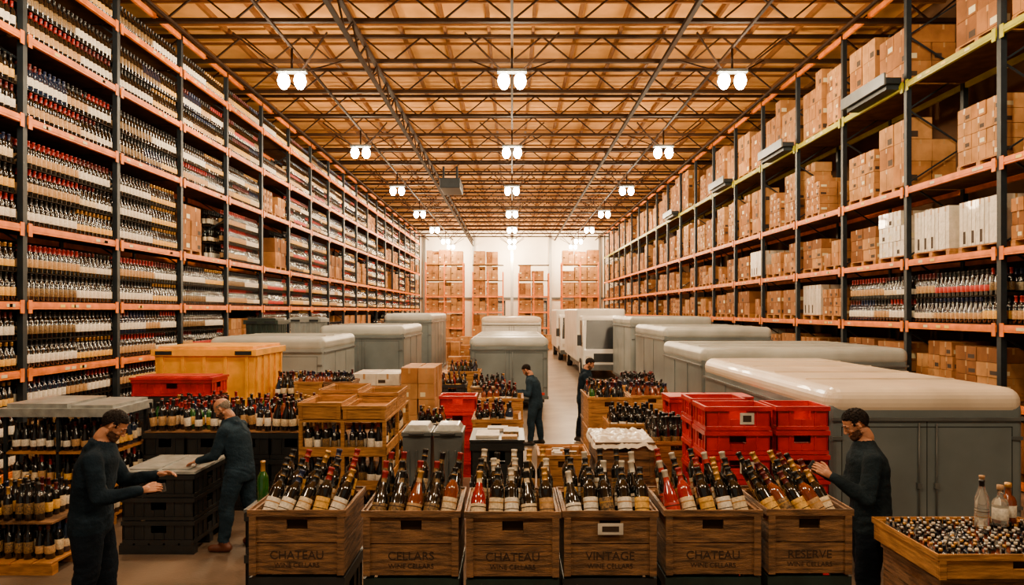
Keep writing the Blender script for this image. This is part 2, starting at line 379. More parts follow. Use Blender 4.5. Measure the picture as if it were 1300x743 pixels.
for x in (-1.9,1.9):
    b=MB()
    for k in range(18): b.box((x-1.2,YF-.06,k*.2),(x+1.2,YF-.02,k*.2+.185),'lidg')
    b.box((x-1.3,YF-.1,0),(x-1.2,YF-.003,3.7),'post'); b.box((x+1.2,YF-.1,0),(x+1.3,YF-.003,3.7),'post'); b.box((x-1.3,YF-.1,3.6),(x+1.3,YF-.003,3.8),'post')
    b.obj('door_%d'%(1 if x<0 else 2))
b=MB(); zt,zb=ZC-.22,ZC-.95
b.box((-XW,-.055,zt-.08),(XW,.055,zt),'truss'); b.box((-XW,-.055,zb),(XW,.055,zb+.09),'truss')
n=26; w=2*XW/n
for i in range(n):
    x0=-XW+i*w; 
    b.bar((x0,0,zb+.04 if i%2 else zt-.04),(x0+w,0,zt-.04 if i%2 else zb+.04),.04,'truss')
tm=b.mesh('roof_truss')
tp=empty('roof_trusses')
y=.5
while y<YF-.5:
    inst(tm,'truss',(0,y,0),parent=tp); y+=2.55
b=MB()
for xx,dz in ((-3.55,-.55),(3.9,-.05)):
    z0=zb-.05+dz; z1=z0+.55 if xx<0 else z0+.1
    b.box((xx-.05,YN,z1-.06),(xx+.05,YF,z1),'truss'); b.box((xx-.05,YN,z0),(xx+.05,YF,z0+.07),'truss')
    if xx<0:
        y=YN;i=0
        while y<YF-1:
            b.bar((xx,y,z0+.03 if i%2 else z1-.03),(xx,y+.7,z1-.03 if i%2 else z0+.03),.04,'truss'); y+=.7;i+=1
for xx in (-7.6,-5.4,0,5.4,7.6): b.box((xx-.03,YN,zb-.06),(xx+.03,YF,zb-.001),'truss')
b.obj('roof_longitudinal_truss')
b=MB(); b.box((-3.2,31,8.3),(-2.3,33,8.75),'post'); b.box((-3.1,31.2,8.75),(-3.0,31.3,9.3),'post'); b.box((-2.5,31.2,8.75),(-2.4,31.3,9.3),'post'); b.obj('ceiling_heater_unit',bev=.03)
b=MB(); b.box((-.36,-.10,.02),(.36,.10,.09),'grey')
for s_ in (-1,1):
    X=s_*.2
    b.lathe([(.0005,-.38,'lamp'),(.07,-.37,'lamp'),(.13,-.28,'lamp'),(.15,-.18,'lamp'),(.12,-.06,'lamp'),(.05,.0,'lamp'),(.06,.03,'grey')],TR(X,0,0),16)
    b.bar((s_*.3,.1,.08),(s_*1.1,.9,.65),.035,'truss'); b.bar((s_*.3,-.1,.08),(s_*1.1,-.9,.65),.035,'truss')
b.cyl((0,0,.08),(0,0,.66),.03,'truss',8)
lm=b.mesh('high_bay_lamp')
LY=[2,9.6,17.2,25,33,41,49,57,61.9]  # last row is added, hidden behind the end racks, to brighten the back wall
for y in LY:
    for x in (-5.4,0,5.4):
        l=inst(lm,'high_bay_lamp',(x,y,8.68))
        ld=bpy.data.lights.new('lamp_glow','POINT'); ld.energy=560 if y<40 else (850 if y<60 else 1500); ld.color=(1,.72,.41); ld.shadow_soft_size=.25
        lo=bpy.data.objects.new('lamp_glow',ld); COL.objects.link(lo); lo.parent=l; lo.location=(0,0,-.76)
        if 5<y<60:
            ld=bpy.data.lights.new('added_halo_light','POINT'); ld.energy=70; ld.color=(1,.80,.55); ld.shadow_soft_size=.15  # extra light added above the housing for a halo on the ceiling
            lo=bpy.data.objects.new('added_halo_light',ld); COL.objects.link(lo); lo.parent=l; lo.location=(0,.12,.34)
# ---------------------------------------------------------------- bottles
GL=['glass']*12+['glassb']
def style(r,fancy=0):
    g=r.choice(GL); lab=r.choice(['lab0','lab1','lab0','lab1','lab2','lab3','lab4','lab1','lab2']+(['lab5'] if r.random()<.3 else []))
    cap=r.choice(['cap0','cap5','cap1','cap1','cap1','cap1','cap4','cap5','cap1','cap2'])
    if fancy and r.random()<.3: g=r.choice(['glassa','glassr','glassg','glassa'])
    return (g,lab,cap,r.choice([0,0,0,1]))
SP=.485
def tier(seed,L=2.54,sc=1.52,rows=2,pitch=.127):
    r=random.Random(seed); b=MB()
    b.box((-.30,0,0),(0.0,L,.014),'tray')
    y=.065
    while y<L-.05:
        st=style(r); k=r.randint(4,12)
        for _ in range(k):
            if y>L-.05: break
            for j in range(rows):
                b.lathe(bprof(*st),TR(-.065-.13*j,y+r.uniform(-.005,.005),.015,sc,rz=r.random()*6),10)
            y+=pitch
    for yy in (0,L-.03): b.box((-.3,yy,0),(0,yy+.03,.06),'tray')
    return b.mesh('wine_tier')
TI=[tier(i) for i in range(9)]
# ---------------------------------------------------------------- cartons
def pal(b,x0,y0,x1,y1,z=0,h=.13,k='wood'):
    n=5; w=(x1-x0)/n
    for i in range(n): b.box((x0+i*w+.012,y0,z+h-.022),(x0+(i+1)*w-.012,y1,z+h),k)
    for yy in (y0,(y0+y1)/2-.05,y1-.1):
        b.box((x0,yy,z+.022),(x1,yy+.1,z+h-.024),k)
        b.box((x0,yy,z),(x1,yy+.1,z+.02),k)
def cartons(seed,W=1.15,D=.98,H=1.0,nx=2,ny=3,nz=3,mix=None,drop=.0,wrap=False,pk='wood'):
    r=random.Random(seed); b=MB(); pal(b,0,0,D,W,k=pk)
    z0=.132; bh=H/nz; bw=W/ny; bd=D/nx; ks=mix or ['cb0','cb1','cb2','cb3']; base=r.choice(ks)
    for k in range(nz):
        for j in range(ny):
            for i in range(nx):
                if k==nz-1 and r.random()<drop: continue
                kk='wrapw' if wrap else (base if r.random()<.6 else r.choice(ks)); g=.009
                jx=r.uniform(-.012,.012)
                x0=i*bd+g+jx; x1=(i+1)*bd-g+jx; y0=j*bw+g; y1=(j+1)*bw-g; a=z0+k*bh; c=a+bh-.008
                b.box((x0,y0,a),(x1,y1,c),kk)
                ym=(y0+y1)/2
                b.box((x0-.002,ym-.022,c-.10),(x0,ym+.022,c),'tape'); b.box((x0-.002,ym-.022,c),(x1+.002,ym+.022,c+.002),'tape')
                b.box((x0-.001,ym-.004,a),(x0,ym+.004,c-.1),'ink')
                b.box(((x0+x1)/2-.02,y0-.002,c-.1),((x0+x1)/2+.02,y0,c),'tape')
                if r.random()<.5:
                    yy=y0+.04; b.box((x0-.0022,yy,a+.04),(x0,yy+bw*.3,a+.04+bh*.28),'tag' if r.random()<.4 else 'ink')
                    xx=x0+.04; b.box((xx,y0-.0022,a+.04),(xx+bd*.3,y0,a+.04+bh*.28),'tag' if r.random()<.4 else 'ink')
    return b.mesh('carton_stack')
CS=[cartons(1,H=.62,nz=2,ny=3,drop=.2),cartons(2,H=.72,nz=2,ny=2,drop=.1),cartons(3,H=.8,nz=3,ny=3,drop=.3),cartons(4,H=.66,nz=3,ny=4),cartons(5,H=.78,nz=2,ny=2,nx=1,drop=.2),cartons(6,W=.8,H=.5,nz=2,ny=2,drop=.4),cartons(7,H=.75,nz=3,ny=2,drop=.5)]
CM=[cartons(11,H=1.05,nz=3,ny=3,drop=.2),cartons(12,H=1.0,nz=4,ny=3,drop=.3),cartons(13,H=.95,nz=2,ny=2),cartons(14,H=1.1,nz=3,ny=2,drop=.1),cartons(15,W=.9,H=1.0,nz=5,ny=3,drop=.5)]
CT=[cartons(21,H=1.6,nz=4,ny=3,drop=.3),cartons(22,H=1.5,nz=5,ny=3,drop=.2),cartons(23,H=1.7,nz=4,ny=2),cartons(24,H=1.35,nz=3,ny=2,drop=.2),cartons(25,W=.95,H=1.6,nz=6,ny=3,drop=.4)]
CW=[cartons(31,H=.95,nz=3,ny=4,wrap=True,drop=.1),cartons(32,H=.8,nz=1,ny=5,wrap=True)]
# ---------------------------------------------------------------- racks
Y0=8.78; BAY=2.74; NB=19
def rack(side,levels,name):
    b=MB(); xf=8.0*side; xb=9.15*side; s=side
    lo,hi=min(xf,xb),max(xf,xb)
    for i in range(NB+1):
        y=Y0+i*BAY
        for xx in (xf,xb):
            b.box((min(xx,xx+.1*s),y-.05,0),(max(xx,xx+.1*s),y+.05,9.55),'post')
        b.box((min(xf,xf+.1*s)-.04,y-.09,0),(max(xf,xf+.1*s)+.04,y+.09,.03),'post')
        z=.2;t=0
        while z<9.2:
            b.bar((xf+.05*s,y,z+(0 if t%2 else .75)),(xb+.05*s,y,z+(.75 if t%2 else 0)),.03,'post'); z+=.75;t+=1
    r=random.Random(5+side)
    for li,z in enumerate(levels):
        top= (side>0 and li==len(levels)-1)
        k='lime' if top else 'orange'
        for i in range(NB):
            a=Y0+i*BAY+.05;c=a+BAY-.1
            x0=xf-.015*s; 
            b.box((min(x0,x0+.06*s),a,z-.12),(max(x0,x0+.06*s),c,z),k)
            b.box((min(x0,x0-.008*s),a,z-.085),(max(x0,x0-.008*s),c,z-.035),k)
            x1=xb+.03*s; b.box((min(x1,x1+.06*s),a,z-.12),(max(x1,x1+.06*s),c,z),k)
            b.box((lo+.06,a,z-.03),(hi-.0,c,z-.004),'deck')
            for q in (0,c-.09-a): b.box((min(x0,x0-.012*s),a+q,z-.19),(max(x0,x0-.012*s),a+q+.09,z+.03),k)
            if i<11:
                for t in range(r.randint(2,4)):
                    yy=a+r.uniform(.2,2.3); b.box((min(x0-.008*s,x0-.012*s),yy,z-.085),(max(x0-.008*s,x0-.012*s),yy+.13,z-.035),r.choice(['tag','tagy','tag']))
    b.box((min(xf,xf+.06*s),Y0,9.42),(max(xf,xf+.06*s),Y0+NB*BAY,9.54),'orange')
    return b.obj(name)
LL=[.27,1.88,3.0,4.27,6.05,7.4,8.7]; TN=[3,2,2,3,2,2,1]
RL=[.15,1.35,2.62,3.88,5.35,7.5]
rack(-1,LL,'pallet_rack'); rr_=rack(1,RL,'pallet_rack')
sb=empty('wine_bottles_on_shelves'); sc_=empty('cartons_on_shelves')
def place_cartons(me,side,y,z,dx=0):
    if side<0: inst(me,'carton_stack',(-8.06-dx,y+1.15,z),rz=math.pi,parent=sc_)
    else: inst(me,'carton_stack',(8.06+dx,y,z),parent=sc_)
for i in range(NB):
    y=Y0+i*BAY+.1
    for li,z in enumerate(LL):
        cart = (i>=3 and ((li==3 and R.random()<.45) or (li in(0,1) and R.random()<.35) or (li in (4,5) and R.random()<.12))) or (i==3 and li==3)
        if cart:
            clr=(LL+[9.9])[li+1]-z-.35
            pool=CT if clr>1.65 and R.random()<.2 else (CM if clr>1.25 else CS)
            for q in (0,1.3):
                if R.random()<.9: place_cartons(R.choice(pool if clr>.9 else CS[:1]),-1,y+q,z,R.uniform(0,.04))
        else:
            for t in range(TN[li]):
                if t and i>1 and R.random()<.07: break
                inst(R.choice(TI),'wine_row',(-8.045-.02*t,y,z+t*SP),parent=sb)
                if i<8: inst(R.choice(TI),'wine_row',(-8.5-.03*t,y,z+t*SP),parent=sb)
    for li,z in enumerate(RL):
        if li==2 and i<3:
            for t in range(2 if i else 1):
                inst(TI[(i*3+t)%9],'wine_row',(8.1+.03*t,y+2.54,z+t*SP),rz=math.pi,parent=sb)
                inst(TI[(i*3+t+4)%9],'wine_row',(8.5+.03*t,y+2.54,z+t*SP),rz=math.pi,parent=sb)
            continue
        for q in (0,1.32):
            if R.random()<.08: continue
            if li==5: me=R.choice(CT+CM+[CT[0]])
            elif li==4: me=R.choice(CM+CT[3:])
            else: me=R.choice(CS)
            if li==3 and i in(1,2) and not(i==2 and q): me=CW[i%2]
            if li in(1,2,3) and R.random()<.06: me=CW[1]
            place_cartons(me,1,y+q,z,R.uniform(0,.07))
b=MB()
for i in (2,4,6,9):
    y=Y0+i*BAY
    b.box((7.66,y+.1,7.52),(7.98,y+2.0,7.64),'post'); b.box((7.62,y+.1,7.5),(7.66,y+2.0,7.74),'grey'); b.box((7.72,y+.2,7.42),(7.98,y+1.9,7.52),'post')
b.obj('loading_trays',parent=rr_)
for x0,x1,zt_ in ((-7.2,-4.0,8.8),(-3.3,-.7,8.0),(.5,3.1,7.9),(4.1,7.2,8.8)):
    e=empty('end_rack_with_cartons'); b=MB()
    for xx in (x0,x1-.1,(x0+x1)/2-.05):
        for yy in (58,59.3): b.box((xx,yy,0),(xx+.1,yy+.1,zt_-1.9),'orange')
    z=.2;lv=0
    while z<zt_-1.2:
        if lv<4: b.box((x0,57.94,z-.13),(x1,58.04,z),'orange')
        b.box((x0,58.04,z-.04),(x1,59.4,z-.01),'deck')
        xx=x0+.1
        while xx+.95<x1:
            if not(z>zt_-2.2 and R.random()<.25): inst(R.choice(CM+CM+CS[2:4]),'carton_stack',(xx,58.1,z),parent=e)
            xx+=1.05 if x1-x0<2.8 else 1.02
        z+=1.3;lv+=1
    b.obj('frame',parent=e)
# ---------------------------------------------------------------- crates
def wood_crate(b,x0,y0,z0,w,d,h,k='woodd',slat=2,handle=True):
    t=.022; g=.008; n=slat; bh=h/n
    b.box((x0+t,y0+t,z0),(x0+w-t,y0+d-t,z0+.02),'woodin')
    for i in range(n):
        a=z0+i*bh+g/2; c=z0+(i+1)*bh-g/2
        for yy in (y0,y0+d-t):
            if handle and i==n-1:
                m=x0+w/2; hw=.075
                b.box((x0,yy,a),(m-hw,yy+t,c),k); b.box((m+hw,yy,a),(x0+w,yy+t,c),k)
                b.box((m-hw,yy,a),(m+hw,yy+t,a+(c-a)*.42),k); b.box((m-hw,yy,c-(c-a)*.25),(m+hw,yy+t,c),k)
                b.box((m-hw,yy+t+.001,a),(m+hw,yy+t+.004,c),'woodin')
            else: b.box((x0,yy,a),(x0+w,yy+t,c),k)
        for xx in (x0,x0+w-t): b.box((xx,y0+t+.001,a),(xx+t,y0+d-t-.001,c),k)
    for xx in (x0+t,x0+w-t-.03):
        for yy in (y0+t,y0+d-t-.03): b.box((xx,yy,z0),(xx+.03,yy+.03,z0+h-.01),k)
    r=.014
    b.box((x0-r,y0-r,z0+h-.035),(x0+w+r,y0-.001,z0+h+.012),k); b.box((x0-r,y0+d+.001,z0+h-.035),(x0+w+r,y0+d+r,z0+h+.012),k)
    b.box((x0-r,y0,z0+h-.035),(x0-.001,y0+d,z0+h+.012),k); b.box((x0+w+.001,y0,z0+h-.035),(x0+w+r,y0+d,z0+h+.012),k)
    for xx in (x0,x0+w-.05): b.box((xx,y0-r,z0+.0),(xx+.05,y0-.001,z0+h-.036),k)
def pl_crate(b,x0,y0,z0,w,d,h,k='black',lid=None,label=False):
    t=.018
    b.box((x0+.01,y0+.01,z0+.005),(x0+w-.01,y0+d-.01,z0+.025),k)
    for (a,c) in [(0,.16),(.80,1.0)]:
        za=z0+a*h;zc=z0+c*h-.004
        e=.012 if c==1 else 0
        b.box((x0-e,y0-e,za),(x0+w+e,y0+t,zc),k); b.box((x0-e,y0+d-t,za),(x0+w+e,y0+d+e,zc),k)
        b.box((x0-e,y0+t,za),(x0+t,y0+d-t,zc),k); b.box((x0+w-t,y0+t,za),(x0+w+e,y0+d-t,zc),k)
    za=z0+.16*h; zc=z0+.80*h; s=.012
    hm=za+(zc-za)*.45
    b.box((x0+s,y0+s,za),(x0+w-s,y0+s+.006,hm),k); b.box((x0+s,y0+d-s-.006,za),(x0+w-s,y0+d-s,zc),k)
    b.box((x0+s,y0+s,za),(x0+s+.006,y0+d-s,hm),k); b.box((x0+w-s-.006,y0+s,za),(x0+w-s,y0+d-s,hm),k)
    m=x0+w/2
    b.box((x0+s,y0+s,hm),(m-.09,y0+s+.006,zc),k); b.box((m+.09,y0+s,hm),(x0+w-s,y0+s+.006,zc),k)
    m2=y0+d/2
    for xx in (x0+s,x0+w-s-.006):
        b.box((xx,y0+s,hm),(xx+.006,m2-.08,zc),k); b.box((xx,m2+.08,hm),(xx+.006,y0+d-s,zc),k)
    nr=max(4,int(w/.12))
    for i in range(nr+1):
        xx=x0+i*(w-.016)/nr
        c=hm if abs(xx+.008-m)<.085 else zc
        b.box((xx,y0,za),(xx+.016,y0+s,c),k)
    nr=max(4,int(d/.12))
    for i in range(nr+1):
        yy=y0+i*(d-.016)/nr
        c=hm if abs(yy+.008-m2)<.085 else zc
        b.box((x0,yy,za),(x0+s,yy+.016,c),k); b.box((x0+w-s,yy,za),(x0+w,yy+.016,c),k)
    if label: b.box((m+.02,y0-.003,z0+.25*h),(m+.17,y0+.0,z0+.72*h),'paper'); b.box((m+.05,y0-.005,z0+.35*h),(m+.14,y0-.002,z0+.62*h),'ink')
    if lid: b.box((x0-.015,y0-.015,z0+h),(x0+w+.015,y0+d+.015,z0+h+.03),lid)
def bottles(b,x0,y0,z,w,d,sc=1.3,p=.115,seed=0,styles=None,tilt=.06,segs=10,fancy=1,fill=1.):
    r=random.Random(seed); y=y0+.06
    while y<y0+d-.03:
        x=x0+.06; st=style(r,fancy) if not styles else r.choice(styles)
        while x<x0+w-.03:
            if r.random()<.3: st=style(r,fancy) if not styles else r.choice(styles)
            if r.random()<fill: b.lathe(bprof(*st),TR(x+r.uniform(-.01,.01),y+r.uniform(-.01,.01),z,sc*r.uniform(.9,1.1),r.uniform(-tilt,tilt),r.uniform(-tilt,tilt)),segs)
            x+=p
        y+=p
def text_on(par,txt,loc,size,rot=(math.pi/2,0,0)):
    c=bpy.data.curves.new('lettering','FONT'); c.body=txt; c.size=size; c.align_x='CENTER'; c.extrude=.0008; c.materials.append(M['ink'])
    o=bpy.data.objects.new('lettering',c); COL.objects.link(o); o.location=loc; o.rotation_euler=rot; o.parent=par
FR=[(-1.88,.68,5.02),(-1.06,.68,5.0),(-.325,.66,4.98),(.37,.66,5.0),(1.10,.68,5.02),(1.84,.60,5.04)]
FST=[[('glass','lab1','cap1',0),('glass','lab1','cap4',0),('glass','lab0','cap1',0),('glass','lab2','cap0',0),('glass','lab1','cap2',0)],
     [('glass','lab3','cap0',1),('glass','lab3','cap1',1),('glassa','lab4','cap2',1),('glass','lab3','cap1',1),('glassa','lab0','cap1',0)],
     [('glassr','lab0','cap2',1),('glass','lab0','cap1',0),('glass','lab1','cap3',0),('glass','lab0','cap1',1),('glass','lab4','cap2',0)],
     [('glass','lab1','cap3',1),('glass','lab1','cap1',0),('glass','lab3','cap1',0),('glass','lab1','cap1',0),('glass','lab2','cap1',0)],
     [('glassr','lab5','cap3',1),('glassr','lab0','cap0',0),('glass','lab2','cap1',0),('glass','lab1','cap2',0),('glass','lab0','cap1',0)],
     [('glass','lab2','cap1',0),('glassa','lab3','cap5',0),('glass','lab2','cap5',0),('glassa','lab4','cap1',0),('glass','lab0','cap2',0)]]
FY=[.26,.12,.0,-.05,-.14,-.42]
for n,(x,w,y) in enumerate(FR):
    e=empty('bottle_crate'); d=.66
    b=MB(); wood_crate(b,x,y,.96,w,d,.455,'woodd' ,2)
    b.obj('top_crate',parent=e,bev=.003,seg=1)
    b=MB()
    k='green' if n in(1,2,4,5) else 'black'
    for z in (.03,.49): pl_crate(b,x+.01,y+.01,z,w-.02,d-.02,.455,k)
    b.obj('lower_crates',parent=e)
    text_on(e,['CHATEAU','CELLARS','CHATEAU','VINTAGE','CHATEAU','RESERVE'][n],(x+w/2,y-.0018,1.075),.085)
    text_on(e,'WINE CELLARS',(x+w/2,y-.0018,1.015),.048)
    r=random.Random(40+n); b=MB()
    b.box((x+.03,y+.03,1.22),(x+w-.03,y+d-.03,1.24),'woodin')
    cnt=5
    for row in range(3):
        for i in range(cnt):
            g,lab,cap,kd=FST[n][i%len(FST[n])] if row==0 else r.choice(FST[n])
            if row and g!='glass' and r.random()<.75: g='glass'
            ry=FY[n]+r.uniform(-.09,.09)
            bx=x+.08+i*(w-.16)/(cnt-1)+r.uniform(-.008,.008)-math.sin(ry)*.12
            bx=min(max(bx,x+.075),x+w-.075)
            by=y+.085+row*.155
            T=TR(bx,by,1.285+row*.035,1.42 if kd==0 else 1.36,-.42+r.uniform(-.06,.06)+.06*row,ry,0)
            b.lathe(bprof(g,lab,cap,kd,True),T@Matrix.Rotation(r.random()*6,4,'Z'),22)
    b.obj('bottles',parent=e)
    if n==3:
        b=MB(); b.box((x+.24,y-.022,1.26),(x+.42,y-.0165,1.34),'paper'); b.box((x+.27,y-.023,1.28),(x+.39,y-.022,1.32),'ink'); b.obj('label',parent=e)
def stack(name,x,y,w,d,h,n,k,top=None,seed=0,lid=None,wood=False,label=False,sc=1.3,styles=None,p=.115):
    e=empty(name); b=MB(); z=0.0
    for i in range(n):
        if wood: wood_crate(b,x,y,z,w,d,h-.015,k,2)
        else: pl_crate(b,x,y,z,w,d,h-.004,k,label=label and i%2==0)
        z+=h
    if lid: b.box((x-.015,y-.015,z),(x+w+.015,y+d+.015,z+.03),lid); z+=.03
    b.obj('crates',parent=e)
    if top=='bottles':
        b=MB(); b.box((x+.02,y+.02,z-.2),(x+w-.02,y+d-.02,z-.18),'woodin'); bottles(b,x+.02,y+.02,z-.18,w-.04,d-.04,sc,p=p,seed=seed,styles=styles); b.obj('bottles',parent=e)
    return e,z
e,z=stack('black_crate_stack',-.47,8.0,.6,.8,.45,3,'black',lid='black')
b=MB(); b.box((-.42,8.1,z),(-.15,8.5,z+.03),'paper'); b.box((-.1,8.25,z),(.08,8.6,z+.05),'lab3'); b.box((-.3,8.55,z),(-.05,8.75,z+.04),'paper'); b.box((-.12,8.05,z),(.06,8.2,z+.03),'lab4'); b.obj('papers',parent=e)
for x in (-1.30,-.93):
    b=MB(); b.frus((x+.04,8.34,.0),(x+.3,8.7,1.36),(x,8.3),(x+.34,8.75),'grey'); b.box((x-.01,8.28,1.365),(x+.35,8.77,1.42),'grey'); b.frus((x+.01,8.3,1.42),(x+.33,8.75,1.49),(x+.05,8.36),(x+.29,8.7),'lidg')
    b.box((x+.08,8.25,1.38),(x+.26,8.29,1.41),'black')
    for q in (.08,.17,.26): b.box((x+q-.01,8.285,.2),(x+q+.01,8.33,1.2),'grey')
    b.obj('waste_bin',bev=.012)
e=empty('wooden_bottle_shelf'); b=MB()
x0,x1,y0,y1=-2.74,-1.62,9.0,11.0
for z in (.12,.55,.98,1.42): b.box((x0,y0,z),(x1,y1,z+.03),'woodl'); 
for z in (.15,.58,1.01):
    for yy in (y0,y1-.02): b.box((x0,yy,z+.0),(x1,yy+.02,z+.09),'woodl')
    b.box((x1-.02,y0,z),(x1,y1,z+.09),'woodl')
for xx in (x0,(x0+x1)/2-.02,x1-.045):
    for yy in (y0-.001,(y0+y1)/2,y1-.04): b.box((xx,yy,0),(xx+.045,yy+.045,1.42),'woodl')
b.obj('frame',parent=e); b=MB()
wood_crate(b,x0,y0,1.46,.54,.9,.2,'woodl',1,False); wood_crate(b,x0+.57,y0,1.46,.54,.9,.16,'woodl',1,False)
wood_crate(b,x0,y0+.95,1.46,.54,.9,.26,'woodl',2,False); wood_crate(b,x0+.57,y0+.95,1.46,.54,.9,.22,'woodl',2,False); b.box((x0+.03,y0+.03,1.55),(x0+.5,y0+.85,1.58),'cb3');b.box((x0+.6,y0+.03,1.53),(x0+1.08,y0+.85,1.56),'cb1')
b.obj('trays',parent=e)
b=MB()
for i,z in enumerate((.15,.58,1.01)):
    bottles(b,x0+.04,y0+.03,z,x1-x0-.08,.26,1.25,seed=70+i,fancy=0); 
    bottles(b,x1-.17,y0+.3,z,.16,y1-y0-.34,1.25,seed=80+i,fancy=0)
b.obj('bottles',parent=e)
e=empty('bottle_case_stack'); b=MB()
for i in range(5):
    for j in range(2): wood_crate(b,-3.72+j*.5,12,i*.33,.47,.6,.31,'woodd' if (i+j)%2 else 'woodl',1,False)
b.obj('cases',parent=e); b=MB(); bottles(b,-3.7,12.03,1.45,.95,.55,1.1,seed=5); b.obj('bottles',parent=e)
inst(cartons(51,W=1.0,D=.9,H=1.55,nx=2,ny=2,nz=7,mix=['wrapw','lab0','cb3']),'white_carton_stack',(-3.0,13.1,0))
inst(cartons(52,W=1.2,D=.62,H=1.7,nx=2,ny=3,nz=6,mix=['cb1','cb3']),'carton_stack',(-2.0,12.6,0))
stack('red_crate_stack',-1.24,12,.62,.5,.28,5,'red')
stack('black_crate_stack',-1.5,10.2,.55,.6,.3,3,'black','bottles',seed=9)
stack('black_crate_stack',-1.55,11.0,.55,.6,.36,3,'black','bottles',seed=19)
stack('wooden_bottle_crate',-.58,10.3,.7,.8,.42,3,'woodl','bottles',seed=11,wood=True)
stack('wooden_bottle_crate',-.60,12.8,.8,.8,.42,3,'woodl','bottles',seed=12,wood=True)
stack('wooden_bottle_crate',-.85,14.6,.8,.9,.42,3,'woodd','bottles',seed=13,wood=True)
e=empty('wooden_part_tray'); b=MB(); wood_crate(b,.33,8.6,.0,.62,.7,.55,'woodd',2); wood_crate(b,.33,8.6,.57,.62,.7,.5,'woodl',2)
b.box((.36,8.63,.9),(.92,9.27,.95),'cb1'); b.obj('crates',parent=e); b=MB()
r=random.Random(3)
for i in range(18): 
    xx=.40+r.random()*.45;yy=8.68+r.random()*.5; b.box((xx,yy,.95),(xx+.09,yy+.07,1.02+r.random()*.08),r.choice(['cb0','cb3','lab3','paper']))
b.obj('small_boxes',parent=e)
stack('wooden_bottle_crate',1.2,11,.66,.8,.5,3,'woodl','bottles',seed=14,wood=True)
stack('wooden_bottle_crate',1.3,12.4,.7,.8,.46,3,'woodd','bottles',seed=15,wood=True)
e,z=stack('plastic_wrapped_crate',1.02,8.5,.7,.8,.42,3,'woodd',wood=True)
vs=[];fs=[];N=22
for j in range(N+1):
    for i in range(N+1):
        u,v=i/N,j/N; xx=.98+u*.78;yy=8.46+v*.88; zz=z+.03+.05*noise.noise(Vector((u*7,v*7,1)))+.02*noise.noise(Vector((u*25,v*25,3)))
        ed=max(abs(u-.5),abs(v-.5)); zz-= max(0,ed-.44)*1.6
        vs.append((xx,yy,zz))
for j in range(N):
    for i in range(N): fs.append((j*(N+1)+i,j*(N+1)+i+1,(j+1)*(N+1)+i+1,(j+1)*(N+1)+i))
b=MB(); b.add(vs,fs,'wrapw',True); b.obj('plastic_sheet',parent=e)
stack('wooden_bottle_crate',2.1,12.5,.8,.8,.45,3,'woodl','bottles',seed=16,wood=True)
stack('wooden_bottle_crate',2.2,14,.8,.8,.45,3,'woodl','bottles',seed=26,wood=True)
stack('wooden_bottle_crate',1.38,9.9,.75,.7,.42,3,'woodl','bottles',seed=18,wood=True,styles=[('glass','lab3','cap1',0),('glass','lab1','cap1',0)])
stack('wooden_bottle_crate',1.78,8.9,.62,.75,.4,3,'woodl','bottles',seed=17,wood=True,sc=1.5,styles=[('glass','glass','cap1',0),('glass','lab3','cap1',0)])
stack('red_crate_stack',2.07,7.5,.70,.5,.262,7,'red',label=True)
stack('red_crate_stack',2.84,7.52,.56,.5,.262,7,'red')
stack('red_crate_stack',2.3,10.2,.6,.5,.262,6,'red',lid='red'); stack('red_crate_stack',2.95,10.2,.55,.5,.262,6,'red',lid='red')
stack('red_crate_stack',2.1,8.2,.62,.45,.262,7,'red')
e=empty('bottle_display_crates'); b=MB()
for i in range(4):
    for zz in range(3): pl_crate(b,-5.25+i*.6,10,zz*.37,.585,1.4,.365,'black')
b.box((-5.25,10,1.11),(-2.85,11.4,1.13),'woodd'); b.obj('crates',parent=e)
b=MB(); bottles(b,-5.2,10.02,1.13,2.35,1.3,1.35,p=.125,seed=21,fancy=1,tilt=.12,fill=.85); b.obj('bottles',parent=e)
e=empty('bottle_display_crates'); b=MB()
for i in range(2):
    for zz in range(3): pl_crate(b,-4.4+i*.6,12.85,zz*.42,.585,1.0,.415,'black')
b.obj('crates',parent=e); b=MB(); bottles(b,-4.4,12.9,1.26,1.15,.85,1.4,p=.13,seed=23,tilt=.12); b.obj('bottles',parent=e)
e,z=stack('red_lidded_crate',-6.27,11.55,1.32,.62,.36,4,'black')
b=MB(); pl_crate(b,-6.27,11.55,1.445,1.32,.62,.27,'red'); b.box((-6.3,11.52,1.715),(-4.92,12.2,1.75),'red'); b.box((-6.22,11.6,1.75),(-5.0,12.12,1.77),'red'); b.obj('red_crate',parent=e)
def container(name,x0,y0,x1,y1,z0,z1,k):
    b=MB(); b.frus((x0+.08,y0+.08,z0),(x1-.08,y1-.08,z1-.12),(x0+.02,y0+.02),(x1-.02,y1-.02),k)
    b.box((x0-.03,y0-.03,z1-.12),(x1+.03,y1+.03,z1),k); b.box((x0+.06,y0+.06,z1),(x1-.06,y1-.06,z1+.05),k)
    n=5
    for i in range(n):
        xx=x0+.12+i*(x1-x0-.3)/(n-1); b.box((xx,y0-.005,z0+.05),(xx+.06,y0+.1,z1-.13),k)
        yy=y0+.12+i*(y1-y0-.3)/(n-1); b.box((x1-.1,yy,z0+.05),(x1+.005,yy+.06,z1-.13),k)
    b.box((x0+.05,y0-.04,z1-.1),(x0+.35,y0-.03,z1-.03),'post'); b.box((x1-.35,y0-.04,z1-.1),(x1-.05,y0-.03,z1-.03),'post')
    b.obj(name,bev=.02)
container('yellow_container',-6.45,12.6,-4.62,14.2,.0,2.16,'yellow')
e=empty('bottle_stand'); b=MB(); pal(b,-6.75,9.3,-5.3,10.2)
for z in (.5,.95): b.box((-6.75,9.3,z),(-5.3,10.2,z+.03),'wood')
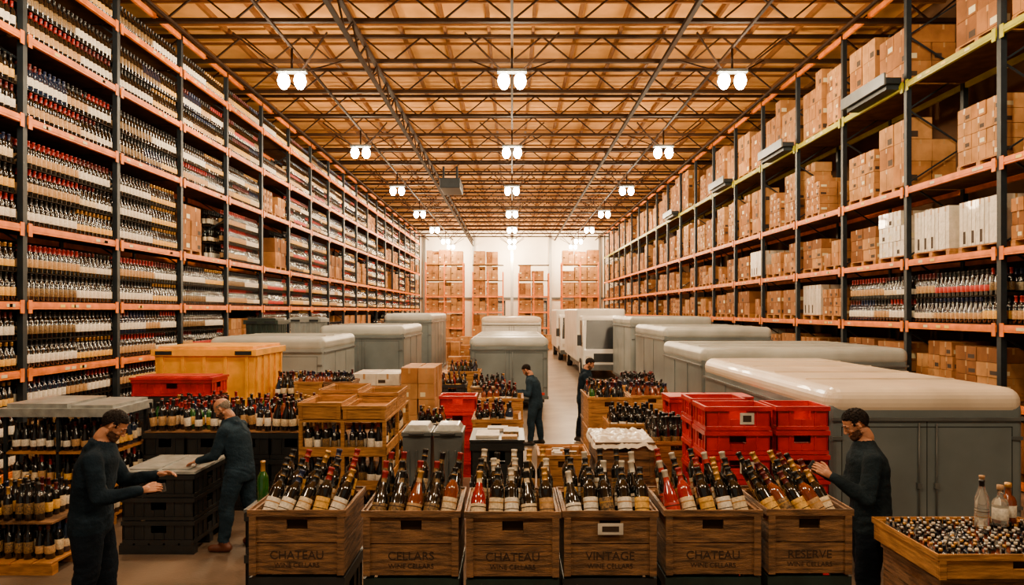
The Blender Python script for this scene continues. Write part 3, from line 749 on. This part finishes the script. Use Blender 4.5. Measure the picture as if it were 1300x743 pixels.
for xx in (-6.75,-6.05,-5.34):
    for yy in (9.3,10.16): b.box((xx,yy,.13),(xx+.04,yy+.04,1.45),'post')
b.box((-6.8,9.25,1.45),(-5.25,10.25,1.56),'lidg'); b.box((-6.7,9.3,1.56),(-5.9,10.2,1.62),'lidg'); b.box((-5.85,9.3,1.56),(-5.3,10.2,1.6),'lidg'); b.obj('frame',parent=e)
b=MB()
for i,z in enumerate((.13,.53,.98)): bottles(b,-6.7,9.34,z,1.38,.8,1.22,seed=31+i,fancy=0)
b.obj('bottles',parent=e)
e=empty('lidded_crate_stack'); b=MB(); pal(b,-4.6,8.2,-3.72,9.15,k='black')
for zz in range(3): pl_crate(b,-4.56,8.2,.13+zz*.27,.84,.92,.265,'black')
b.box((-4.58,8.18,.945),(-3.70,9.14,.975),'lidg'); b.box((-4.5,8.26,.975),(-4.17,9.05,.99),'lidg'); b.box((-4.12,8.26,.975),(-3.8,9.05,.99),'lidg'); b.obj('crates',parent=e)
e=empty('bottle_pallet'); b=MB(); pal(b,-6.1,7.55,-4.95,8.5,k='wood'); b.obj('pallet',parent=e)
b=MB(); bottles(b,-6.05,7.65,.13,1.05,.8,1.25,seed=41,fancy=0); b.box((-6.05,7.62,.53),(-5.0,8.45,.55),'woodd'); bottles(b,-6.05,7.65,.55,1.0,.6,1.25,seed=42,fancy=0); b.obj('bottles',parent=e)
stack('black_crate_stack',-2.66,7.0,.6,.5,.42,2,'black',lid='grey')
b=MB(); b.lathe(bprof('glassg','glassg','cap2',0,False),TR(0,0,0,1.5),20); b.obj('green_bottle',loc=(-2.53,7.12,.871))
e=empty('wooden_tray_crate'); b=MB(); wood_crate(b,3.02,4.95,.0,1.15,.85,.5,'woodd',2); wood_crate(b,3.06,5.0,.52,1.08,.78,.42,'woodd',2)
wood_crate(b,3.0,4.93,.96,1.2,.88,.17,'woodl',1); b.box((3.03,4.96,.98),(4.17,5.78,1.0),'woodin'); b.obj('crates',parent=e,bev=.003,seg=1)
b=MB(); r=random.Random(8); y=5.0
while y<5.76:
    x=3.07
    while x<4.15:
        g=r.choice(['glass','glass','glass','glassc','glassb','glassa'])
        b.lathe(bprof(g,r.choice(['lab3','lab0','lab4']),r.choice(['chrome','cap1','cap3','cap2','chrome']),2),TR(x+r.uniform(-.006,.006),y,1.0,.62,r.uniform(-.08,.08),r.uniform(-.08,.08)),12); x+=.062
    y+=.062
b.obj('miniature_bottles',parent=e)
b=MB()
for i,(x,y,g) in enumerate([(3.72,5.55,'glassc'),(3.90,5.6,'glassc'),(4.05,5.45,'glassc'),(4.02,5.68,'glassa'),(3.82,5.7,'glassc')]):
    b.lathe(bprof(g,'lab1' if i%2 else g,['cap1','cork','cap0','cap2','cork'][i],2 if i%2 else 1,True),TR(x,y,1.14,1.25),20)
b.obj('bottles',parent=e)
for (x,y,w,d,h,k) in ((-7.4,19.4,.9,.9,2.6,'green'),(-7.3,23,1,1,2.6,'tbl')):
    container('storage_bin',x,y,x+w,y+d,0,h,k)
# ---------------------------------------------------------------- trailers
def wheel(b,x,y,r=.3,w=.2,s=1):
    b.cyl((x,y,r),(x+w*s,y,r),r,'tyre',24); b.cyl((x-.005*s,y,r),(x+w*s+.005*s,y,r),r*.55,'chrome',16)
def trailer(x0,x1,y0,y1,zt,body='tb',roof='roofg',z0=.35,name='box_trailer',rr=.14):
    e=empty(name)
    b=MB(); b.box((x0,y0,z0),(x1,y1,zt-.16),body); b.obj('body',parent=e,bev=.08,seg=4)
    b=MB(); b.box((x0-.02,y0-.02,zt-.34),(x1+.02,y1+.02,zt),roof); b.obj('roof',parent=e,bev=rr,seg=6)
    b=MB()
    b.box((x0-.015,y0-.015,z0-.02),(x1+.015,y0+.03,z0+.07),'grey'); b.box((x0-.015,y0,z0-.02),(x0+.03,y1,z0+.07),'grey'); b.box((x1-.03,y0,z0-.02),(x1+.015,y1,z0+.07),'grey')
    b.box((x0+.03,y0-.03,zt-.37),(x1-.03,y0+.0,zt-.335),'grey'); b.box((x0-.03,y0+.03,zt-.37),(x0,y1,zt-.335),'grey'); b.box((x1,y0+.03,zt-.37),(x1+.03,y1,zt-.335),'grey')
    n=2 if x1-x0<3 else 3
    for i in range(1,n): xx=x0+(x1-x0)*i/n; b.box((xx-.004,y0-.003,z0+.08),(xx+.004,y0+.001,zt-.38),'dark'); 
    b.box((x0+.14,y0-.004,z0+.14),(x0+.148,y0,zt-.44),'dark'); b.box((x1-.148,y0-.004,z0+.14),(x1-.14,y0,zt-.44),'dark'); b.box((x0+.14,y0-.004,z0+.14),(x1-.14,y0,z0+.148),'dark'); b.box((x0+.14,y0-.004,zt-.448),(x1-.14,y0,zt-.44),'dark')
    m=max(3,int((y1-y0)/1.1))
    for i in range(1,m):
        yy=y0+(y1-y0)*i/m
        for sgn,xx in ((-1,x0),(1,x1)): b.box((min(xx,xx+.012*sgn),yy-.02,z0+.07),(max(xx,xx+.012*sgn),yy+.02,zt-.37),body)
    for i in range(1,m+1):
        yy=y0+(y1-y0)*i/(m+1); b.box((x0+.16,yy-.02,zt-.001),(x1-.16,yy+.02,zt+.014),roof)
    for xx in (x0+(x1-x0)*.5-.10,x0+(x1-x0)*.5+.10):
        b.cyl((xx,y0-.02,z0+.12),(xx,y0-.02,zt-.40),.009,'grey',8); b.box((xx-.025,y0-.04,z0+.55),(xx+.025,y0-.0,z0+.61),'grey')
    for xx in (x0+.10,x1-.22):
        b.box((xx,y0-.02,z0+.1),(xx+.12,y0,z0+.17),'rearl')
    for zz in (z0+.3,z0+(zt-z0)*.65): 
        for xx in (x0+.03,x1-.15): b.box((xx,y0-.02,zz),(xx+.12,y0-.001,zz+.04),'grey')
    b.box((x0+.1,y0+.1,z0-.12),(x1-.1,y1-.1,z0),'black')
    ym=y0+(y1-y0)*.5
    for yy in (ym-.36,ym+.36):
        wheel(b,x0+.02,yy,.3,.2,1); wheel(b,x1-.02,yy,.3,.2,-1)
    for xx in (x0+.15,x1-.25):
        b.box((xx,y0+.15,0),(xx+.08,y0+.23,z0-.1),'black')
    b.obj('fittings',parent=e)
    return e
trailer(3.62,5.85,8.0,13.2,1.97,'tb','roofw',z0=.28,rr=.165)
trailer(3.72,7.75,13.7,17.2,2.12,'tb','roofg')
trailer(4.05,6.9,18.6,23.0,2.42,'tb','roofg')
trailer(4.1,6.9,24.2,28.5,2.65,'tbl','roofg')
trailer(-1.2,1.03,20,26,2.10,'tb','roofg',rr=.165)
trailer(-1.3,1.25,30,36,2.6,'tbw','roofw',rr=.165)
trailer(-6.9,-4.3,16,19.2,2.25,'tbl','roofg')
trailer(-5.6,-3.15,20.4,24.5,2.42,'tb','roofg')
trailer(-4.9,-3.1,27,33,2.75,'tb','roofg')
def truck(x0,x1,y0,y1,zt):
    e=empty('box_truck'); 
    b=MB(); b.box((x0,y0+1.7,.6),(x1,y1,zt),'tbw'); b.obj('cargo_box',parent=e,bev=.10,seg=3)
    b=MB(); c0,c1=x0+.1,x1-.1; h=zt-.30
    pr=[(y0,.4),(y0,1.2),(y0+.28,h-.12),(y0+.5,h),(y0+1.62,h),(y0+1.62,.4)]
    vs=[(c0,p,q) for p,q in pr]+[(c1,p,q) for p,q in pr]; n=len(pr)
    fs=[tuple(range(n)),tuple(range(2*n-1,n-1,-1))]+[(i,i+n,(i+1)%n+n,(i+1)%n) for i in range(n)]
    b.add(vs,fs,'tbw'); b.obj('cab',parent=e,bev=.07,seg=3)
    b=MB()
    def pt(x,t,o=-.012): return (x,y0+.28*t+o,1.2+(h-1.32)*t)
    b.add([pt(c0+.12,.05),pt(c1-.12,.05),pt(c1-.18,.95),pt(c0+.18,.95)],[(0,1,2,3)],'screen')
    for xx in (c0-.006,c1+.006): b.add([(xx,y0+.2,1.35),(xx,y0+1.2,1.35),(xx,y0+1.2,h-.2),(xx,y0+.45,h-.2)],[(0,1,2,3)],'screen')
    b.box((c0,y0-.08,.38),(c1,y0+.02,.62),'grey'); b.box((c0+.45,y0-.02,.72),(c1-.45,y0-.001,1.08),'black')
    for xx in (c0+.12,c1-.37): b.box((xx,y0-.025,.78),(xx+.25,y0-.001,.98),'paper')
    for xx in (c0-.22,c1+.04): b.box((xx,y0+.12,1.4),(xx+.18,y0+.2,1.85),'black')
    b.bar((c0,y0+.16,1.5),(c0-.15,y0+.16,1.5),.03,'black'); b.bar((c1,y0+.16,1.5),(c1+.15,y0+.16,1.5),.03,'black')
    for yy in (y0+.8,y1-1.2): wheel(b,x0+.05,yy,.42,.25,1); wheel(b,x1-.05,yy,.42,.25,-1)
    b.box((x0+.15,y0+.3,.35),(x1-.15,y1-.2,.62),'black')
    b.obj('fittings',parent=e)
truck(2.85,5.0,29.2,38,2.95); truck(2.65,4.8,40,47,2.95)
for (x,y,p) in [(-6.8,26,CT),(-6.6,28,CM),(-2.5,19.3,CM),(-2.7,22,CS),(-2.4,26,CM),(-2.5,29,CS),(-2.6,35,CM),(-4.4,36,CT),(-4.0,40,CM),(-2.6,41,CS),(-5.5,38,CT),(-6.2,45,CT),(-3.5,47,CM),(-1.0,42,CS),(.3,46,CM),(-5.5,50,CT),(2.0,52,CM),(4.5,50,CT),(5.6,36,CM),(6.2,43,CT),(-3.0,53,CT),(.5,54,CM),(-6.7,33,CT),(-1,52,CM),(5.9,31.5,CM),(-2.5,24,CS),(-2.4,32,CS),(-2.3,38,CM),(-4.2,43,CM),(-1.8,47,CS)]:
    inst(R.choice(p),'carton_stack',(x,y,0),rz=R.uniform(-.05,.05))
stack('black_crate_stack',-3.3,15.2,.6,.8,.4,3,'black','bottles',seed=61); stack('wooden_bottle_crate',-2.5,15.0,.8,.8,.45,3,'woodl','bottles',seed=62,wood=True)
stack('black_crate_stack',-1.65,15.8,.6,.7,.4,3,'black','bottles',seed=63); stack('wooden_bottle_crate',2.6,16,.8,.8,.4,3,'woodl','bottles',seed=64,wood=True)
stack('wooden_bottle_crate',-1.6,17.5,.8,.8,.45,3,'woodl','bottles',seed=65,wood=True); stack('black_crate_stack',-2.6,17.3,.8,.8,.4,3,'black','bottles',seed=66)
# ---------------------------------------------------------------- world / camera
w=bpy.data.worlds.new('world'); S.world=w; w.use_nodes=True; w.node_tree.nodes['Background'].inputs[0].default_value=(1,.80,.58,1); w.node_tree.nodes['Background'].inputs[1].default_value=.2
cd=bpy.data.cameras.new('camera'); cd.sensor_width=36; cd.lens=890/1300*36; cd.shift_y=23.5/1300; cd.clip_end=200
c=bpy.data.objects.new('camera',cd); COL.objects.link(c); c.location=(0,0,CAMZ); c.rotation_euler=(math.pi/2,0,0); S.camera=c
